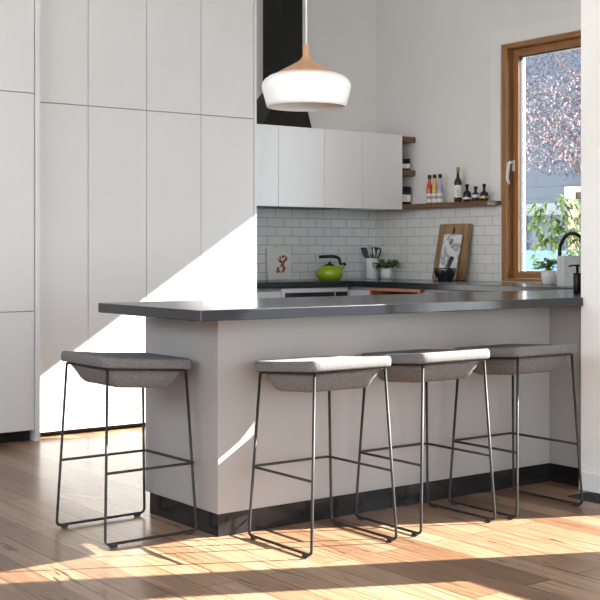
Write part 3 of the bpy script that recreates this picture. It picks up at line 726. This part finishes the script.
# shrub just outside the window
SHX, SHY = 7.10, 5.90
t = thing('garden_shrub', 'bright green leafy shrub just outside the window behind the tap', 'shrub', (SHX, SHY, -.5))
rn = random.Random(21); st = nb(); lf = nb()
DEP = SHX * .596 + SHY * .803; PXM = 1199 / DEP; UX = 300 + (SHX * .803 - SHY * .596) * PXM
def PW(xpx, ypx, dd=0):
    u = (xpx - UX) / PXM
    return Vector((.803 * u + .596 * dd, -.596 * u + .803 * dd, 1.62 + (251 - ypx) / PXM))
clumps = [((566, 207), .10, .10, 30), ((558, 226), .07, .10, 20), ((572, 232), .08, .09, 20), ((538, 211), .06, .05, 17), ((534, 222), .07, .06, 15), ((541, 240), .05, .07, 13), ((553, 244), .05, .04, 9), ((586, 203), .09, .10, 18), ((592, 230), .08, .10, 16), ((575, 250), .09, .04, 9)]
for (cx, cy), rx, rzz, nl in clumps:
    cpt = PW(cx, cy, rn.uniform(-.08, .08)); b0 = Vector((rn.uniform(-.05, .05), rn.uniform(-.05, .05), 0)); b0 += Vector((.06, -.1, 0))
    mid = Vector((b0.x * .8 + cpt.x * .2, b0.y * .8 + cpt.y * .2, cpt.z * .72)); tube(st, fillet([b0, mid, cpt], .3, 6), .005, 6)
    for k in range(int(nl * .85)):
        p = cpt + Vector((rn.gauss(0, .5) * rx, rn.gauss(0, .5) * rx, rn.gauss(0, .55) * rzz)); tube(st, [cpt, (cpt + p) / 2, p], .0015, 4)
        for q in range(4):
            th = rn.uniform(0, 2 * PI); leaf(lf, p, Vector((math.cos(th), math.sin(th), rn.uniform(-.9, .3))), rn.uniform(.038, .066), rn.uniform(.017, .026), 0, .5)
obj('stems', st, M['leafdark'], t); obj('foliage', lf, M['shrub'], t, recalc=False)
t = thing('soap_dispenser', 'black pump bottle at the right end of the breakfast worktop', 'soap dispenser', (4.885, 4.155, Z))
bm = nb(); lathe(bm, [(.019, 0), (.021, .003), (.021, .098), (.018, .102)], n=28); obj('bottle_body', bm, M['blackplastic'], t)
bm = nb(); lathe(bm, [(.007, .10), (.007, .135), (.013, .137), (.013, .146), (.001, .147)], n=20, cap1=False); tube(bm, [(-.0, 0, .141), (-.022, .015, .141), (-.038, .026, .136)], .0045, 8); obj('pump', bm, M['blackplastic'], t)

# ------------------------------------------------------------------ outside the window
bm = nb(); bx(bm, XR + .17, 30, -14, 32, -.62, -.5)
obj('ground', bm, mottled('garden_ground', (.10, .11, .06), (.18, .17, .10), 3, .95), kind='structure')
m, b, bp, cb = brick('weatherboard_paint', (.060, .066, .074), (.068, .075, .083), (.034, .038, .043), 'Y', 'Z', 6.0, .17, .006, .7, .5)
t = thing('neighbour_house', 'blue-grey weatherboard house wall beyond the kitchen window', 'house', (13.2, 12, -.5))
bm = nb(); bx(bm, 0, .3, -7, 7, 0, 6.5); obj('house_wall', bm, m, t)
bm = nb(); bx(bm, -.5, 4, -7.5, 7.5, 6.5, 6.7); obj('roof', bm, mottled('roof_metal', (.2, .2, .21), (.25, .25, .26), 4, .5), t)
# garden fence with white top rail
t = thing('garden_fence', 'grey trellis fence with white top rail seen low through the window', 'fence', (10.4, 10.2, -.5))
bm = nb()
for k in range(30):
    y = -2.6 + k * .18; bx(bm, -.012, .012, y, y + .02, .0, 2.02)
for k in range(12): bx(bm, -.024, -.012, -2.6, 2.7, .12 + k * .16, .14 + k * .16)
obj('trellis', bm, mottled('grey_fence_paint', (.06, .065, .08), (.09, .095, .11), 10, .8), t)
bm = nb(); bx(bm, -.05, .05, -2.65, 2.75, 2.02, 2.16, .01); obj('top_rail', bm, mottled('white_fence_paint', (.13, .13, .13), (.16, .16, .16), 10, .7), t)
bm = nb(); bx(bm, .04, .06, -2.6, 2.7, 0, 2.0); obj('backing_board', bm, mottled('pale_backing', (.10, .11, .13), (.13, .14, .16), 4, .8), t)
# pale blue shed roof
t = thing('garden_shed', 'low garden shed with pale blue metal roof outside the window', 'shed', (8.6, 8.1, -.5))
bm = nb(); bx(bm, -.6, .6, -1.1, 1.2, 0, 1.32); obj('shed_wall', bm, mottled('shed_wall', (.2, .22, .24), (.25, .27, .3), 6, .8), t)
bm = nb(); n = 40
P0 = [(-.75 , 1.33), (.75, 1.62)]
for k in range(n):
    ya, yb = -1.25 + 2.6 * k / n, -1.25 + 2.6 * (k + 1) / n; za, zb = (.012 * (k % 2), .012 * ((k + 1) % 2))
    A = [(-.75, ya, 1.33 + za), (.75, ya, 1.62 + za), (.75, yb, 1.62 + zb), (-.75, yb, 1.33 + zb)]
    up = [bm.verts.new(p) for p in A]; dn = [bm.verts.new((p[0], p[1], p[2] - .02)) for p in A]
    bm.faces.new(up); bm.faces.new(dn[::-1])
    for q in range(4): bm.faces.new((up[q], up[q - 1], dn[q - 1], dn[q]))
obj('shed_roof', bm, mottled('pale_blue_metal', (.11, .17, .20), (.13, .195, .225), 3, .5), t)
# plum tree
t = thing('plum_tree', 'purple leaved tree with pale pink blossom outside the upper window', 'tree', (10.9, 8.6, -.5))
bm = nb(); tube(bm, [(0, 0, 0), (.05, .1, 1.2), (.0, .2, 2.3), (-.1, .3, 3.4)], .1, 10, radii=[.14, .11, .09, .05])
rn = random.Random(5); tips = []
for k in range(16):
    z0 = rn.uniform(1.9, 3.2); a = rn.uniform(0, 2 * PI); L = rn.uniform(.9, 1.9)
    p0 = Vector((0, .2, z0)); p2 = p0 + Vector((math.cos(a) * L * .6, math.sin(a) * L, rn.uniform(.3, 1.3))); p1 = (p0 + p2) / 2 + Vector((0, 0, .15))
    tube(bm, [p0, p1, p2], .03, 7, radii=[.045, .03, .012])
obj('trunk', bm, M['bark'], t)
def crown(name, n, mt, cc, rad, size, seed):
    rn = random.Random(seed); bm = nb()
    for k in range(n):
        while True:
            v = Vector((rn.uniform(-1, 1), rn.uniform(-1, 1), rn.uniform(-1, 1)))
            if v.length < 1: break
        cl = math.sin(v.x * 7) * math.cos(v.y * 9 + 1) * math.sin(v.z * 8)
        if cl < -.35: continue
        p = Vector((cc[0] + v.x * rad[0], cc[1] + v.y * rad[1], cc[2] + v.z * rad[2]))
        leaf(bm, p, Vector((rn.gauss(0, 1), rn.gauss(0, 1), rn.gauss(-.2, .7))), rn.uniform(.6, 1.3) * size, size * .55, 0, .3)
    return obj(name, bm, M[mt], t, recalc=False)
crown('foliage', 30000, 'plum', (0, .3, 3.75), (1.1, 1.9, 1.35), .036, 1)
crown('blossom', 2600, 'blossom', (-.8, .35, 3.05), (.6, 1.3, .55), .034, 2)
# post lantern
t = thing('garden_lantern', 'pale timber garden lantern with a black fitting beyond the window plant', 'lantern', (9.75, 8.34, -.5))
bm = nb(); bx(bm, -.04, .04, -.04, .04, 0, 2.16, .004); obj('post', bm, M['palewood'], t)
bm = nb(); bx(bm, -.07, .07, -.07, .07, 2.16, 2.29, .006); obj('lantern_head', bm, M['palewood'], t)
bm = nb(); bx(bm, -.05, .03, -.125, -.071, 2.16, 2.23, .003); obj('fitting', bm, M['black'], t)

# ------------------------------------------------------------------ light
S = Vector((-1, .47, -.64)).normalized()
sd = bpy.data.lights.new('sun', 'SUN'); sd.energy = 21; sd.angle = math.radians(.5); sd.color = (1, .955, .90)
so = bpy.data.objects.new('sun', sd); C.objects.link(so); so.location = (12, -3, 8); so.rotation_euler = S.to_track_quat('-Z', 'Y').to_euler()
for nm, loc, rot, sx, sy in (('sky_portal_left', (XL - .02, (LW[0] + LW[1]) / 2, (LW[2] + LW[3]) / 2), (0, -PI / 2, 0), LW[3] - LW[2], LW[1] - LW[0]),
                             ('sky_portal_front', ((FW[0] + FW[1]) / 2, YF - .02, (FW[2] + FW[3]) / 2), (PI / 2, 0, 0), FW[1] - FW[0], FW[3] - FW[2]),
                             ('sky_portal_kitchen', (XR + .155, (GY0 + GY1) / 2, (GZ0 + GZ1) / 2), (0, PI / 2, 0), GZ1 - GZ0, GY1 - GY0)):
    ld = bpy.data.lights.new(nm, 'AREA'); ld.shape = 'RECTANGLE'; ld.size = sx; ld.size_y = sy; ld.cycles.is_portal = True
    lo = bpy.data.objects.new(nm, ld); C.objects.link(lo); lo.location = loc; lo.rotation_euler = rot
wd = bpy.data.worlds.new('sky'); sc.world = wd; wd.use_nodes = True; nt = wd.node_tree
bg = nt.nodes['Background']; bg.inputs[1].default_value = 4.2
gt = nt.nodes.new('ShaderNodeTexCoord'); sp = nt.nodes.new('ShaderNodeSeparateXYZ'); cr = nt.nodes.new('ShaderNodeValToRGB')
nt.links.new(gt.outputs['Generated'], sp.inputs[0]); nt.links.new(sp.outputs['Z'], cr.inputs[0])
cr.color_ramp.elements[0].position = .0; cr.color_ramp.elements[0].color = (.92, .95, 1, 1)
cr.color_ramp.elements[1].position = .8; cr.color_ramp.elements[1].color = (.55, .72, 1, 1)
nt.links.new(cr.outputs[0], bg.inputs[0])

# ------------------------------------------------------------------ camera
cd = bpy.data.cameras.new('camera'); co = bpy.data.objects.new('camera', cd); C.objects.link(co); sc.camera = co
cd.sensor_width = 36; cd.lens = 36 * 1198.9 / 600; cd.shift_y = -49 / 600; cd.clip_start = .05
co.location = (0, 0, 1.12); co.rotation_euler = (PI / 2, 0, math.radians(53.41 - 90))

sc.view_settings.view_transform = 'Standard'; sc.view_settings.look = 'None'; sc.view_settings.gamma = 1
sc.view_settings.exposure = 1.08; sc.view_settings.use_curve_mapping = False
sc.cycles.use_denoising = True; sc.cycles.max_bounces = 12; sc.cycles.diffuse_bounces = 8; sc.cycles.transparent_max_bounces = 12
sc.cycles.sample_clamp_indirect = 8; sc.cycles.caustics_reflective = False; sc.cycles.caustics_refractive = False
